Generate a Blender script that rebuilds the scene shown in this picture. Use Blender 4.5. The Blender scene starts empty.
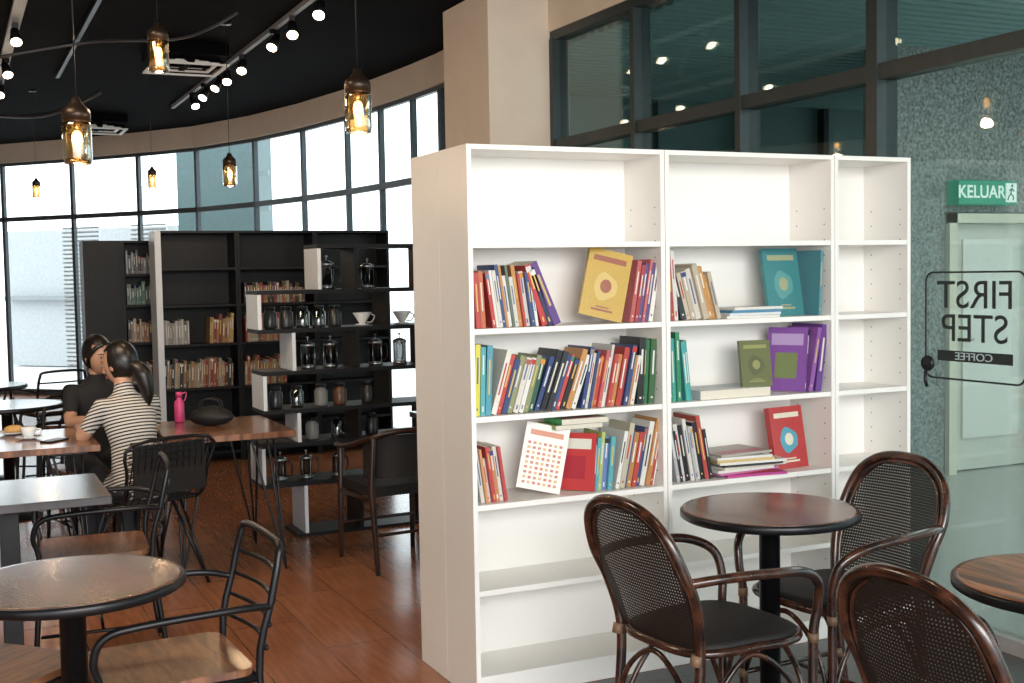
import bpy, math, random
from mathutils import Vector, Matrix
R = random.Random(7)
S = bpy.context.scene
COL = S.collection
S.view_settings.view_transform = 'Standard'
S.view_settings.look = 'None'
S.view_settings.exposure = 0.25

# ------------------------------------------------------------------ helpers
def W(X, Y, z=0.0):
    """survey plan (X right, Y ahead of the viewpoint) -> room axes"""
    return Vector((.905*X+.425*Y-1.683, -.425*X+.905*Y-3.937, z))
def WD(X, Y):
    v = Vector((.905*X+.425*Y, -.425*X+.905*Y)); v.normalize(); return v

def spline(pts, n=6, closed=False):
    P = [Vector(p) for p in pts]; out = []; N = len(P)
    rng = range(N) if closed else range(N-1)
    for i in rng:
        if closed: p0,p1,p2,p3 = P[(i-1)%N],P[i],P[(i+1)%N],P[(i+2)%N]
        else: p0,p1,p2,p3 = P[max(i-1,0)],P[i],P[i+1],P[min(i+2,N-1)]
        for k in range(n):
            t = k/n
            out.append(0.5*((2*p1)+(-p0+p2)*t+(2*p0-5*p1+4*p2-p3)*t*t+(-p0+3*p1-3*p2+p3)*t**3))
    if not closed: out.append(P[-1])
    return out

class MB:
    def __init__(s): s.v=[]; s.f=[]; s.m=[]; s.c=[]; s.s=[]
    def add(s, vs, fs, mat=0, col=None, smooth=False, cols=None):
        o=len(s.v); s.v += [tuple(v) for v in vs]
        for i,f in enumerate(fs):
            s.f.append(tuple(o+k for k in f)); s.m.append(mat); s.s.append(smooth)
            s.c.append(cols[i] if cols else (col or (1,1,1)))
    def box(s, lo, hi, mat=0, M=None, col=None, cols=None):
        x0,y0,z0=lo; x1,y1,z1=hi
        vs=[Vector(p) for p in [(x0,y0,z0),(x1,y0,z0),(x1,y1,z0),(x0,y1,z0),(x0,y0,z1),(x1,y0,z1),(x1,y1,z1),(x0,y1,z1)]]
        if M is not None: vs=[M@v for v in vs]
        fs=[(0,3,2,1),(4,5,6,7),(0,1,5,4),(1,2,6,5),(2,3,7,6),(3,0,4,7)] # bot top front right back left
        s.add(vs,fs,mat,col,False,cols)
    def tube(s, pts, r, mat=0, seg=8, col=None, closed=False, flat=1.0, up=None):
        P=[Vector(p) for p in pts]; n=len(P)
        rr = r if isinstance(r,(list,tuple)) else [r]*n
        if len(rr)!=n:
            k=len(rr); rr=[ (lambda t:(rr[int(t)]*(1-(t-int(t)))+rr[min(int(t)+1,k-1)]*(t-int(t))))(i*(k-1)/(n-1)) for i in range(n)]
        T=[]
        for i in range(n):
            a=P[(i-1)%n] if closed else P[max(i-1,0)]; b=P[(i+1)%n] if closed else P[min(i+1,n-1)]
            d=b-a
            T.append(d.normalized() if d.length>1e-9 else Vector((0,0,1)))
        u=Vector(up) if up else (Vector((0,0,1)) if abs(T[0].z)<.9 else Vector((1,0,0)))
        vs=[]
        for i in range(n):
            u=(u-T[i]*u.dot(T[i]));
            if u.length<1e-6: u=T[i].orthogonal()
            u.normalize(); w=T[i].cross(u)
            for k in range(seg):
                a=2*math.pi*k/seg
                vs.append(P[i]+(u*math.cos(a)*flat+w*math.sin(a))*rr[i])
        fs=[]
        for i in range(n if closed else n-1):
            j=(i+1)%n
            for k in range(seg):
                fs.append((i*seg+k,i*seg+(k+1)%seg,j*seg+(k+1)%seg,j*seg+k))
        if not closed:
            fs.append(tuple(range(seg))[::-1]); fs.append(tuple((n-1)*seg+k for k in range(seg)))
        s.add(vs,fs,mat,col,True)
    def lathe(s, prof, c=(0,0,0), mat=0, seg=32, col=None, M=None, smooth=True):
        c=Vector(c); vs=[]; fs=[]
        for r,z in prof:
            for k in range(seg):
                a=2*math.pi*k/seg; v=Vector((r*math.cos(a),r*math.sin(a),z))
                vs.append((M@v if M is not None else v)+c)
        for i in range(len(prof)-1):
            for k in range(seg): fs.append((i*seg+k,i*seg+(k+1)%seg,(i+1)*seg+(k+1)%seg,(i+1)*seg+k))
        if prof[0][0]>1e-5: fs.append(tuple(range(seg))[::-1])
        if prof[-1][0]>1e-5: fs.append(tuple((len(prof)-1)*seg+k for k in range(seg)))
        s.add(vs,fs,mat,col,smooth)
    def ell(s, c, r, mat=0, seg=16, rings=10, M=None, fn=None):
        vs=[]; fs=[]; c=Vector(c)
        vs.append(Vector((0,0,-1)))
        for i in range(1,rings):
            t=math.pi*i/rings-math.pi/2
            for k in range(seg):
                a=2*math.pi*k/seg; vs.append(Vector((math.cos(t)*math.cos(a),math.cos(t)*math.sin(a),math.sin(t))))
        vs.append(Vector((0,0,1)))
        for k in range(seg): fs.append((0,1+(k+1)%seg,1+k))
        for i in range(rings-2):
            for k in range(seg):
                a=1+i*seg; b=a+seg; fs.append((a+k,a+(k+1)%seg,b+(k+1)%seg,b+k))
        l=1+(rings-2)*seg; e=len(vs)-1
        for k in range(seg): fs.append((l+k,l+(k+1)%seg,e))
        out=[]
        for v in vs:
            q=Vector((v.x*r[0],v.y*r[1],v.z*r[2]))
            if fn: q=fn(v,q)
            if M is not None: q=M@q
            out.append(q+c)
        s.add(out,fs,mat,None,True)
    def loft(s, rings, mat=0, seg=16):
        vs=[];fs=[]
        for (c,rx,ry) in rings:
            for k in range(seg):
                a=2*math.pi*k/seg
                ca,sa=math.cos(a),math.sin(a)
                vs.append(Vector(c)+Vector((rx*ca,ry*sa,0)))
        for i in range(len(rings)-1):
            for k in range(seg): fs.append((i*seg+k,i*seg+(k+1)%seg,(i+1)*seg+(k+1)%seg,(i+1)*seg+k))
        fs.append(tuple(range(seg))[::-1]); fs.append(tuple((len(rings)-1)*seg+k for k in range(seg)))
        s.add(vs,fs,mat,None,True)
    def mesh(s, name, mats, usecol=False):
        me=bpy.data.meshes.new(name); me.from_pydata(s.v,[],s.f)
        for m in mats: me.materials.append(m)
        me.polygons.foreach_set('material_index', s.m)
        me.polygons.foreach_set('use_smooth', s.s)
        if usecol:
            at=me.color_attributes.new('Col','FLOAT_COLOR','CORNER')
            for p,c in zip(me.polygons,s.c):
                for l in p.loop_indices: at.data[l].color=(c[0],c[1],c[2],1)
        me.update(); return me
    def obj(s, name, mats, usecol=False, bevel=0, M=None, parent=None):
        me=s.mesh(name,mats,usecol); o=bpy.data.objects.new(name,me); COL.objects.link(o)
        if M is not None: o.matrix_world=M
        if bevel:
            b=o.modifiers.new('bevel','BEVEL'); b.width=bevel; b.segments=2; b.limit_method='ANGLE'; b.angle_limit=math.radians(50)
        if parent: o.parent=parent
        return o

def PM(X,Y,fx,fy,z=0.0):
    """placement: local +Y faces plan direction (fx,fy)"""
    d=WD(fx,fy); ang=math.atan2(d.y,d.x)-math.pi/2
    return Matrix.Translation(W(X,Y,z))@Matrix.Rotation(ang,4,'Z')

# ------------------------------------------------------------------ materials
def newmat(name):
    m=bpy.data.materials.new(name); m.use_nodes=True; nt=m.node_tree
    return m,nt,nt.nodes['Principled BSDF']
def mat(name,col,rough=.5,metal=0,var=.08,scale=20,bump=0,spec=.5,emit=None,es=0,coat=0):
    m,nt,b=newmat(name)
    n=nt.nodes.new('ShaderNodeTexNoise'); n.inputs['Scale'].default_value=scale; n.inputs['Detail'].default_value=4
    tc=nt.nodes.new('ShaderNodeTexCoord'); nt.links.new(tc.outputs['Object'],n.inputs['Vector'])
    r=nt.nodes.new('ShaderNodeValToRGB')
    r.color_ramp.elements[0].position=.3; r.color_ramp.elements[1].position=.7
    r.color_ramp.elements[0].color=(*[c*(1-var) for c in col],1)
    r.color_ramp.elements[1].color=(*[min(1,c*(1+var)) for c in col],1)
    nt.links.new(n.outputs['Fac'],r.inputs['Fac']); nt.links.new(r.outputs['Color'],b.inputs['Base Color'])
    b.inputs['Roughness'].default_value=rough; b.inputs['Metallic'].default_value=metal
    b.inputs['Specular IOR Level'].default_value=spec
    b.inputs['Coat Weight'].default_value=coat
    if bump:
        bp=nt.nodes.new('ShaderNodeBump'); bp.inputs['Strength'].default_value=bump; bp.inputs['Distance'].default_value=.01
        nt.links.new(n.outputs['Fac'],bp.inputs['Height']); nt.links.new(bp.outputs['Normal'],b.inputs['Normal'])
    if emit: b.inputs['Emission Color'].default_value=(*emit,1); b.inputs['Emission Strength'].default_value=es
    return m
def wood(name,c1,c2,rough=.35,sc=(2,18,18),coat=.0):
    m,nt,b=newmat(name)
    tc=nt.nodes.new('ShaderNodeTexCoord'); mp=nt.nodes.new('ShaderNodeMapping'); mp.inputs['Scale'].default_value=sc
    n=nt.nodes.new('ShaderNodeTexNoise'); n.inputs['Scale'].default_value=2.2; n.inputs['Detail'].default_value=8; n.inputs['Distortion'].default_value=.6
    r=nt.nodes.new('ShaderNodeValToRGB'); r.color_ramp.elements[0].position=.38; r.color_ramp.elements[1].position=.62
    r.color_ramp.elements[0].color=(*c1,1); r.color_ramp.elements[1].color=(*c2,1)
    nt.links.new(tc.outputs['Object'],mp.inputs['Vector']); nt.links.new(mp.outputs['Vector'],n.inputs['Vector'])
    nt.links.new(n.outputs['Fac'],r.inputs['Fac']); nt.links.new(r.outputs['Color'],b.inputs['Base Color'])
    b.inputs['Roughness'].default_value=rough; b.inputs['Coat Weight'].default_value=coat; b.inputs['Coat Roughness'].default_value=.15
    return m
def glass(name,tint,k=.5,base=.08,rough=.02):
    m=bpy.data.materials.new(name); m.use_nodes=True; nt=m.node_tree; nt.nodes.clear()
    o=nt.nodes.new('ShaderNodeOutputMaterial'); t=nt.nodes.new('ShaderNodeBsdfTransparent'); t.inputs[0].default_value=(*tint,1)
    g=nt.nodes.new('ShaderNodeBsdfGlossy'); g.inputs['Roughness'].default_value=rough; g.inputs[0].default_value=(.95,1,1,1)
    f=nt.nodes.new('ShaderNodeLayerWeight'); f.inputs['Blend'].default_value=.25
    mu=nt.nodes.new('ShaderNodeMath'); mu.operation='MULTIPLY_ADD'; mu.inputs[1].default_value=k; mu.inputs[2].default_value=base; mu.use_clamp=True
    mx=nt.nodes.new('ShaderNodeMixShader')
    nt.links.new(f.outputs['Fresnel'],mu.inputs[0]); nt.links.new(mu.outputs[0],mx.inputs[0]); nt.links.new(t.outputs[0],mx.inputs[1]); nt.links.new(g.outputs[0],mx.inputs[2]); nt.links.new(mx.outputs[0],o.inputs[0])
    return m
def meshmat(name,col,k=420,th=.25):
    m,nt,b=newmat(name); L=nt.links.new
    b.inputs['Base Color'].default_value=(*col,1); b.inputs['Roughness'].default_value=.55
    tc=nt.nodes.new('ShaderNodeTexCoord'); sp=nt.nodes.new('ShaderNodeSeparateXYZ'); L(tc.outputs['Object'],sp.inputs[0])
    res=[]
    for ax in ('X','Z'):
        a=nt.nodes.new('ShaderNodeMath'); a.operation='MULTIPLY'; a.inputs[1].default_value=k; L(sp.outputs[ax],a.inputs[0])
        s_=nt.nodes.new('ShaderNodeMath'); s_.operation='SINE'; L(a.outputs[0],s_.inputs[0])
        g=nt.nodes.new('ShaderNodeMath'); g.operation='GREATER_THAN'; g.inputs[1].default_value=th; L(s_.outputs[0],g.inputs[0]); res.append(g)
    mu=nt.nodes.new('ShaderNodeMath'); mu.operation='MULTIPLY'; L(res[0].outputs[0],mu.inputs[0]); L(res[1].outputs[0],mu.inputs[1])
    t=nt.nodes.new('ShaderNodeBsdfTransparent'); mx=nt.nodes.new('ShaderNodeMixShader')
    L(mu.outputs[0],mx.inputs[0]); L(b.outputs[0],mx.inputs[1]); L(t.outputs[0],mx.inputs[2]); L(mx.outputs[0],nt.nodes['Material Output'].inputs[0])
    return m
def colmat(name):
    m,nt,b=newmat(name); a=nt.nodes.new('ShaderNodeAttribute'); a.attribute_name='Col'
    n=nt.nodes.new('ShaderNodeTexNoise'); n.inputs['Scale'].default_value=60
    mx=nt.nodes.new('ShaderNodeMix'); mx.data_type='RGBA'; mx.blend_type='MULTIPLY'; mx.inputs[0].default_value=.25
    nt.links.new(a.outputs['Color'],mx.inputs[6]); nt.links.new(n.outputs['Fac'],mx.inputs[7]); nt.links.new(mx.outputs[2],b.inputs['Base Color'])
    b.inputs['Roughness'].default_value=.4
    return m
def planks(name,c1,c2,mortar,scale,bw,rh,rough,ms=.006,rotz=0):
    m,nt,b=newmat(name); L=nt.links.new
    tc=nt.nodes.new('ShaderNodeTexCoord'); mp=nt.nodes.new('ShaderNodeMapping'); mp.inputs['Rotation'].default_value=(0,0,rotz)
    br=nt.nodes.new('ShaderNodeTexBrick'); br.inputs['Scale'].default_value=scale; br.inputs['Brick Width'].default_value=bw; br.inputs['Row Height'].default_value=rh
    br.inputs['Mortar Size'].default_value=ms; br.inputs['Color1'].default_value=(*c1,1); br.inputs['Color2'].default_value=(*c2,1); br.inputs['Mortar'].default_value=(*mortar,1)
    n=nt.nodes.new('ShaderNodeTexNoise'); n.inputs['Scale'].default_value=3; n.inputs['Detail'].default_value=8
    mp2=nt.nodes.new('ShaderNodeMapping'); mp2.inputs['Scale'].default_value=(1.5,14,1)
    L(tc.outputs['Object'],mp.inputs[0]); L(mp.outputs[0],br.inputs[0]); L(mp.outputs[0],mp2.inputs[0]); L(mp2.outputs[0],n.inputs[0])
    r=nt.nodes.new('ShaderNodeValToRGB'); r.color_ramp.elements[0].position=.3; r.color_ramp.elements[0].color=(.65,.65,.65,1); r.color_ramp.elements[1].color=(1.15,1.15,1.15,1); L(n.outputs['Fac'],r.inputs[0])
    mx=nt.nodes.new('ShaderNodeMix'); mx.data_type='RGBA'; mx.blend_type='MULTIPLY'; mx.inputs[0].default_value=1
    L(br.outputs['Color'],mx.inputs[6]); L(r.outputs[0],mx.inputs[7]); L(mx.outputs[2],b.inputs['Base Color']); b.inputs['Roughness'].default_value=rough
    return m
def stripes(name,c1,c2,k):
    m,nt,b=newmat(name); L=nt.links.new
    tc=nt.nodes.new('ShaderNodeTexCoord'); sp=nt.nodes.new('ShaderNodeSeparateXYZ'); L(tc.outputs['Object'],sp.inputs[0])
    a=nt.nodes.new('ShaderNodeMath'); a.operation='MULTIPLY'; a.inputs[1].default_value=k; L(sp.outputs['Z'],a.inputs[0])
    y=nt.nodes.new('ShaderNodeMath'); y.operation='MULTIPLY_ADD'; y.inputs[1].default_value=k*.35; L(sp.outputs['Y'],y.inputs[0]); L(a.outputs[0],y.inputs[2])
    s_=nt.nodes.new('ShaderNodeMath'); s_.operation='SINE'; L(y.outputs[0],s_.inputs[0])
    r=nt.nodes.new('ShaderNodeValToRGB'); r.color_ramp.interpolation='CONSTANT'; r.color_ramp.elements[0].color=(*c1,1); r.color_ramp.elements[1].position=.6; r.color_ramp.elements[1].color=(*c2,1)
    ad=nt.nodes.new('ShaderNodeMath'); ad.operation='MULTIPLY_ADD'; ad.inputs[1].default_value=.5; ad.inputs[2].default_value=.5; L(s_.outputs[0],ad.inputs[0]); L(ad.outputs[0],r.inputs[0]); L(r.outputs[0],b.inputs['Base Color']); b.inputs['Roughness'].default_value=.9
    return m

WHITE=mat('white_laminate',(.86,.84,.80),.35,var=.02,scale=3)
BLACKLAM=mat('black_laminate',(.007,.008,.010),.5,var=.2,spec=.3)
PALE=mat('pale_panel',(.72,.76,.80),.4,var=.03)
BEIGE=mat('beige_paint',(.74,.64,.53),.7,var=.04,scale=4)
CEILM=mat('black_ceiling_paint',(.003,.003,.004),.9,var=.3,scale=3,spec=.04)
FLOORM=planks('wood_look_tile',(.40,.158,.075),(.33,.125,.06),(.20,.08,.04),1,.9,.3,.20,.003,math.pi/2)
TILE=planks('grey_tile',(.10,.10,.10),(.07,.07,.075),(.03,.03,.03),1,.6,.6,.3,.004)
METAL=mat('black_metal',(.012,.012,.014),.35,metal=.4,var=.2)
STEEL=mat('brushed_steel',(.55,.56,.58),.3,metal=1,var=.05)
FRAME=mat('dark_frame',(.03,.042,.045),.4,metal=.3,var=.1)
WFRAME=mat('window_frame',(.06,.075,.085),.45,metal=.2,var=.1)
RATT=wood('cane_frame',(.014,.006,.005),(.070,.025,.013),.25,(6,6,6),.4)
RMESH=meshmat('cane_mesh',(.008,.006,.005),620,.55)
RSEAT=mat('woven_seat',(.010,.008,.008),.6,var=.5,scale=150,bump=.3)
BAND=mat('cane_binding',(.20,.12,.07),.5,scale=60)
TOPW=wood('dark_table_wood',(.07,.030,.018),(.22,.10,.06),.26,(1.5,12,1),.35)
TOPD=wood('charcoal_table_top',(.04,.038,.04),(.08,.075,.078),.22,(2,10,1),.4)
SEATW=wood('seat_wood',(.10,.038,.018),(.25,.105,.045),.32,(3,14,1),.2)
TABW=wood('long_table_wood',(.12,.05,.026),(.27,.12,.065),.25,(10,2,1),.4)
BOOKM=colmat('book_covers')
GL_R=glass('grey_green_glass',(.62,.69,.68),.26,.035)
GL_C=glass('clear_glass',(.95,.98,.99),.08,.01)
GL_L=glass('lamp_glass',(.90,.76,.54),.7,.15,.08)
GL_J=glass('jar_glass',(.45,.46,.46),.7,.15)

# ------------------------------------------------------------------ room shell
ZC=3.45; ZT=3.19; ZM=2.42
cur=[(-9.6,17.2),(-8.2,17.0),(-7.0,16.7),(-5.86,16.2),(-4.8,15.65),(-3.9,15.1),(-2.98,14.2),(-2.26,13.3),(-1.65,12.4),(-1.23,11.7),(-.865,11.05),(-.58,10.5),(-.25,9.75),(0,9.05)]
curW=[W(*p) for p in cur]
poly=[(v.x,v.y) for v in curW]+[(2.25,4.2),(2.25,-6.5),(-9,-6.5),(-9,6)]
def slab(name,pts,z0,z1,m):
    b=MB(); n=len(pts)
    vs=[(x,y,z0) for x,y in pts]+[(x,y,z1) for x,y in pts]
    fs=[tuple(range(n)),tuple(range(n,2*n))[::-1]]+[(i,(i+1)%n,n+(i+1)%n,n+i) for i in range(n)]
    b.add(vs,fs); o=b.obj(name,[m])
    import bmesh
    bm=bmesh.new(); bm.from_mesh(o.data); bmesh.ops.recalc_face_normals(bm,faces=bm.faces); bm.to_mesh(o.data); bm.free()
    return o
slab('floor',poly,-.1,0,FLOORM)
slab('floor_tiles',[(.02,-6.4),(2.1,-6.4),(2.1,-.002),(.02,-.002)],-.05,.003,TILE)
slab('ceiling',poly,ZC,ZC+.15,CEILM)

def seg_box(b,p,q,z0,z1,t,m,ext=0):
    d=(q-p); L=d.length; ang=math.atan2(d.y,d.x)
    M=Matrix.Translation(Vector((p.x,p.y,0)))@Matrix.Rotation(ang,4,'Z')
    b.box((-ext,-t/2,z0),(L+ext,t/2,z1),m,M)
b=MB(); seg_box(b,Vector((-9,-6.5,0)),Vector((-9,6,0)),0,ZC,.12,0); seg_box(b,Vector((-9,6,0)),Vector((curW[0].x,curW[0].y,0)),0,ZC,.12,0)
b.obj('light_block_left',[mat('taupe_paint',(.34,.26,.19),.7,var=.04,scale=4)])  # unseen wall, added to keep sky light off the bookcase side
b=MB()
for p,q in zip(curW[:-1],curW[1:]): seg_box(b,p,q,ZT,ZC,.12,0,.01)
b.obj('wall_curved_bulkhead',[BEIGE])
b=MB()
for i,(p,q) in enumerate(zip(curW[:-1],curW[1:])):
    for z0,z1 in ((ZT-.04,ZT),(ZM-.03,ZM+.03),(0,.08)): seg_box(b,p,q,z0,z1,.05,0)
    d=(q-p).normalized(); 
    seg_box(b,p-d*.025,p+d*.025,0,ZT,.05,0)
b.obj('window_1_frame',[WFRAME])
b=MB()
for p,q in zip(curW[:-1],curW[1:]): seg_box(b,p,q,.06,ZT-.03,.012,0)
b.obj('window_1',[GL_C])
b=MB()
for (i) in (2,3):
    p,q=curW[i],curW[i+1]; d=(q-p); n=Vector((-d.y,d.x,0)).normalized()
    if n.dot(Vector((.425,.905,0)))<0: n=-n
    pp=p+n*.5+d*.45; qq=p+n*.5+d*.98
    for k in range(34): seg_box(b,pp,qq,.3+k*.06,.325+k*.06,.02,0)
b.obj('louvre_blind',[mat('blind_slats',(.85,.87,.89),.6)])

XA=2.15
b=MB(); b.box((XA-.06,-6.5,ZT),(XA+.1,3.43,ZC)); b.obj('wall_right_header',[BEIGE])
b=MB(); b.box((1.64,3.43,0),(XA+.1,4.22,ZC)); b.obj('column',[BEIGE],bevel=.004)
posts=[3.40,2.34,1.28,.275,-1.35,-2.9,-4.5,-6.4]
b=MB()
b.box((XA-.05,-6.5,ZT-.06),(XA+.05,3.43,ZT)); b.box((XA-.05,-6.5,ZM-.03),(XA+.05,3.43,ZM+.04)); b.box((XA-.04,-6.5,0.0),(XA+.04,3.43,.06),1)
for y in posts:
    w=.045 if y!=.275 else .07
    b.box((XA-.06,y-w/2,.06),(XA+.06,y+w/2,ZT-.05))
b.obj('window_2_frame',[FRAME,mat('sill',(.35,.33,.30),.4)])
b=MB(); b.box((XA-.006,-6.5,.05),(XA+.006,3.42,ZT-.03)); b.obj('window_2',[GL_R])

CONC=mat('speckled_concrete',(.30,.31,.30),.7,var=.6,scale=45,bump=.3)
SLAT=mat('slatted_ceiling',(.32,.50,.50),.5)
slab('floor_corridor',[(2.26,-7),(9,-7),(9,5.9),(2.26,5.9)],-.1,0,mat('corridor_tile',(.46,.46,.43),.25,var=.05))
slab('ceiling_corridor',[(2.26,-7),(9,-7),(9,5.9),(2.26,5.9)],3.25,3.35,mat('corridor_ceiling',(.05,.08,.085),.7))
b=MB()
for k in range(104): b.box((2.3,-6.8+k*.12,3.14),(8.9,-6.8+k*.12+.07,3.2))
b.obj('ceiling_slats',[SLAT])
b=MB(); b.box((4.45,2.75,0),(5.0,3.0,3.14)); b.box((5.0,2.75,1.95),(5.98,3.0,3.14)); b.box((5.98,2.75,0),(9,3.0,3.14)); b.obj('wall_corridor',[CONC])
CREAM=mat('cream_paint',(.82,.77,.62),.5,var=.02)
b=MB(); b.box((5.005,2.70,0),(5.08,2.74,1.94)); b.box((5.90,2.70,0),(5.975,2.74,1.94)); b.box((5.005,2.70,1.87),(5.975,2.74,1.94))
b.box((5.08,2.78,.01),(5.90,2.82,1.87),1); b.box((5.2,2.76,.25),(5.78,2.785,1.75),2); b.tube([(5.16,2.77,1.0),(5.16,2.72,1.0),(5.26,2.72,1.0)],.011,3)
b.obj('door_1',[CREAM,mat('door_leaf',(.74,.72,.64),.4,var=.02),mat('door_panel',(.86,.84,.77),.3,var=.02),STEEL])
b=MB(); b.box((2.3,5.75,0),(9,5.85,3.2)); b.obj('wall_corridor_end',[mat('teal_wall',(.22,.34,.35),.5)])
b=MB()
for k in range(7): b.box((2.3+k*1.0,5.65,0),(2.36+k*1.0,5.75,3.14))
for z in (0.9,2.1): b.box((2.3,5.65,z),(8.9,5.75,z+.07))
b.obj('trim_corridor_end',[FRAME])

def text(s,size,M,m,parent=None,name='lettering',ext=.001,bold=0):
    c=bpy.data.curves.new(name,'FONT'); c.body=s; c.size=size; c.align_x='CENTER'; c.align_y='CENTER'; c.extrude=ext; c.offset=bold
    o=bpy.data.objects.new(name,c); COL.objects.link(o); c.materials.append(m)
    o.matrix_world=M
    if parent: o.parent=parent; o.matrix_parent_inverse=parent.matrix_world.inverted()
    return o
def frameM(o,x,y,sx=1.0):
    x=Vector(x);y=Vector(y);z=x.cross(y)
    return Matrix(((x.x*sx,y.x,z.x,o[0]),(x.y*sx,y.y,z.y,o[1]),(x.z*sx,y.z,z.z,o[2]),(0,0,0,1)))
b=MB(); b.box((5.01,2.62,2.0),(5.60,2.745,2.18)); 
SG=b.obj('exit_sign',[mat('sign_green',(.02,.30,.18),.4,emit=(.02,.45,.28),es=.3)],bevel=.01)
WT=mat('sign_white',(.85,.9,.85),.4,emit=(.9,1,.9),es=.5)
text('KELUAR',.13,frameM((5.235,2.617,2.09),(1,0,0),(0,0,1)),WT,SG,'sign_text',bold=.002)
GRN=mat('pictogram_green',(.02,.25,.15),.4)
b=MB(); b.box((5.475,2.612,2.02),(5.58,2.62,2.16)); 
b.lathe([(0,0),(.011,0),(.011,.002),(0,.002)],(5.535,2.612,2.142),1,12,M=Matrix.Rotation(math.pi/2,4,'X'))
for p0,p1 in (((5.53,2.125),(5.52,2.085)),((5.52,2.085),(5.50,2.06)),((5.50,2.06),(5.49,2.035)),((5.52,2.085),(5.545,2.065)),((5.545,2.065),(5.545,2.035)),((5.53,2.12),(5.555,2.10)),((5.53,2.12),(5.505,2.105))):
    b.tube([(p0[0],2.611,p0[1]),(p1[0],2.611,p1[1])],.005,1,6)
o=b.obj('sign_pictogram',[WT,GRN]); o.parent=SG
INK=mat('sticker_ink',(.012,.015,.015),.5)
b=MB(); cy,cz,hw,hh,rd=-.275,1.305,.265,.225,.04
out=[]
for (sx,sz,a0) in ((1,1,0),(-1,1,90),(-1,-1,180),(1,-1,270)):
    for k in range(6):
        a=math.radians(a0+k*18); out.append((XA-.012,cy+sx*(hw-rd)+rd*math.cos(a),cz+sz*(hh-rd)+rd*math.sin(a)))
b.tube(out,.0045,0,6,closed=True)
b.box((XA-.010,cy-.2,cz-.15),(XA-.007,cy+.2,cz-.105))
ST=b.obj('shop_sticker',[INK])
fx=(0,-1,0)
# lettering is applied to be read from the corridor, so it is reversed seen from the cafe
text('FIRST',.165,frameM((XA-.009,cy,cz+.125),fx,(0,0,1),-1.05),INK,ST,'sticker_line_1',bold=.0)
text('STEP',.165,frameM((XA-.009,cy,cz-.015),fx,(0,0,1),-1.05),INK,ST,'sticker_line_2')
text('COFFEE',.045,frameM((XA-.0115,cy,cz-.128),fx,(0,0,1),-1.3),mat('sticker_light',(.5,.6,.6),.5),ST,'sticker_line_3')
b=MB(); b.lathe([(0,-.012),(.03,-.012),(.034,0),(.03,.012),(0,.012)],(XA-.02,-.03,1.14),M=Matrix.Rotation(math.pi/2,4,'Y')); b.tube([(XA-.03,-.03,1.13),(XA-.04,-.035,1.07),(XA-.035,-.04,1.04)],.008)
b.obj('door_lock',[METAL])

b=MB(); b.box((-60,-60,-.35),(60,60,-.12)); b.obj('ground',[mat('outdoor_paving',(.60,.60,.59),.8)])
b=MB()
o0=W(-5.2,19.5); o1=W(-3.9,19.1)
seg_box(b,o0,o1,-.1,5.5,.6,0)
for k in range(9): seg_box(b,o0+Vector((-.02,-.33,0)),o1+Vector((.02,-.33,0)),.4+k*.55,.47+k*.55,.06,1)
b.obj('neighbouring_building',[mat('building_teal',(.10,.16,.165),.4),mat('building_band',(.20,.26,.27),.5)])
b=MB(); seg_box(b,W(-9.9,24),W(-6.1,22.4),-.1,2.55,.3,0); seg_box(b,W(-9.9,23.9),W(-6.1,22.3),1.2,1.28,.5,1)
b.obj('parapet_wall',[mat('parapet_grey',(.40,.42,.43),.7),mat('parapet_band',(.25,.27,.28),.7)])

# ------------------------------------------------------------------ white bookcases
ZB=[.08,.397,.711,1.032,1.35,1.66]
def bookcase(name,x0,x1,y0,depth,flip,m,H=2.02,zb=ZB,back=True,t=.018,ms=None):
    b=MB(); f=(lambda y:y0+y) if not flip else (lambda y:y0+depth-y)
    def bx(xa,ya,za,xb,yb,zb_,mi=0):
        ya,yb=f(ya),f(yb); b.box((xa,min(ya,yb),za),(xb,max(ya,yb),zb_),mi)
    bx(x0,0,0,x0+t,depth,H); bx(x1-t,0,0,x1,depth,H); bx(x0+t,0.0,H-t,x1-t,depth,H)
    if back: bx(x0+t,depth-.008,0,x1-t,depth,H-t)
    bx(x0+t,.012,0,x1-t,.028,zb[0])
    for z in zb: bx(x0+t,.004,z-.009,x1-t,depth-.008,z+.011)
    for k in range(26):
        z=.2+k*.064
        if z>H-.1: break
        for yy in (.04,depth-.06):
            bx(x0+t,yy,z,x0+t+.0012,yy+.005,z+.005,1); bx(x1-t-.0012,yy,z,x1-t,yy+.005,z+.005,1)
    return b.obj(name,ms or [m,INK],bevel=.0012)
U=[(0,.823),(.826,1.648),(1.651,2.06)]
for (u0,u1) in U: bookcase('white_bookcase',u0,u1,0,.279,False,WHITE)
for (u0,u1) in U: bookcase('white_bookcase',u0,u1,.281,.279,True,WHITE)

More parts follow.
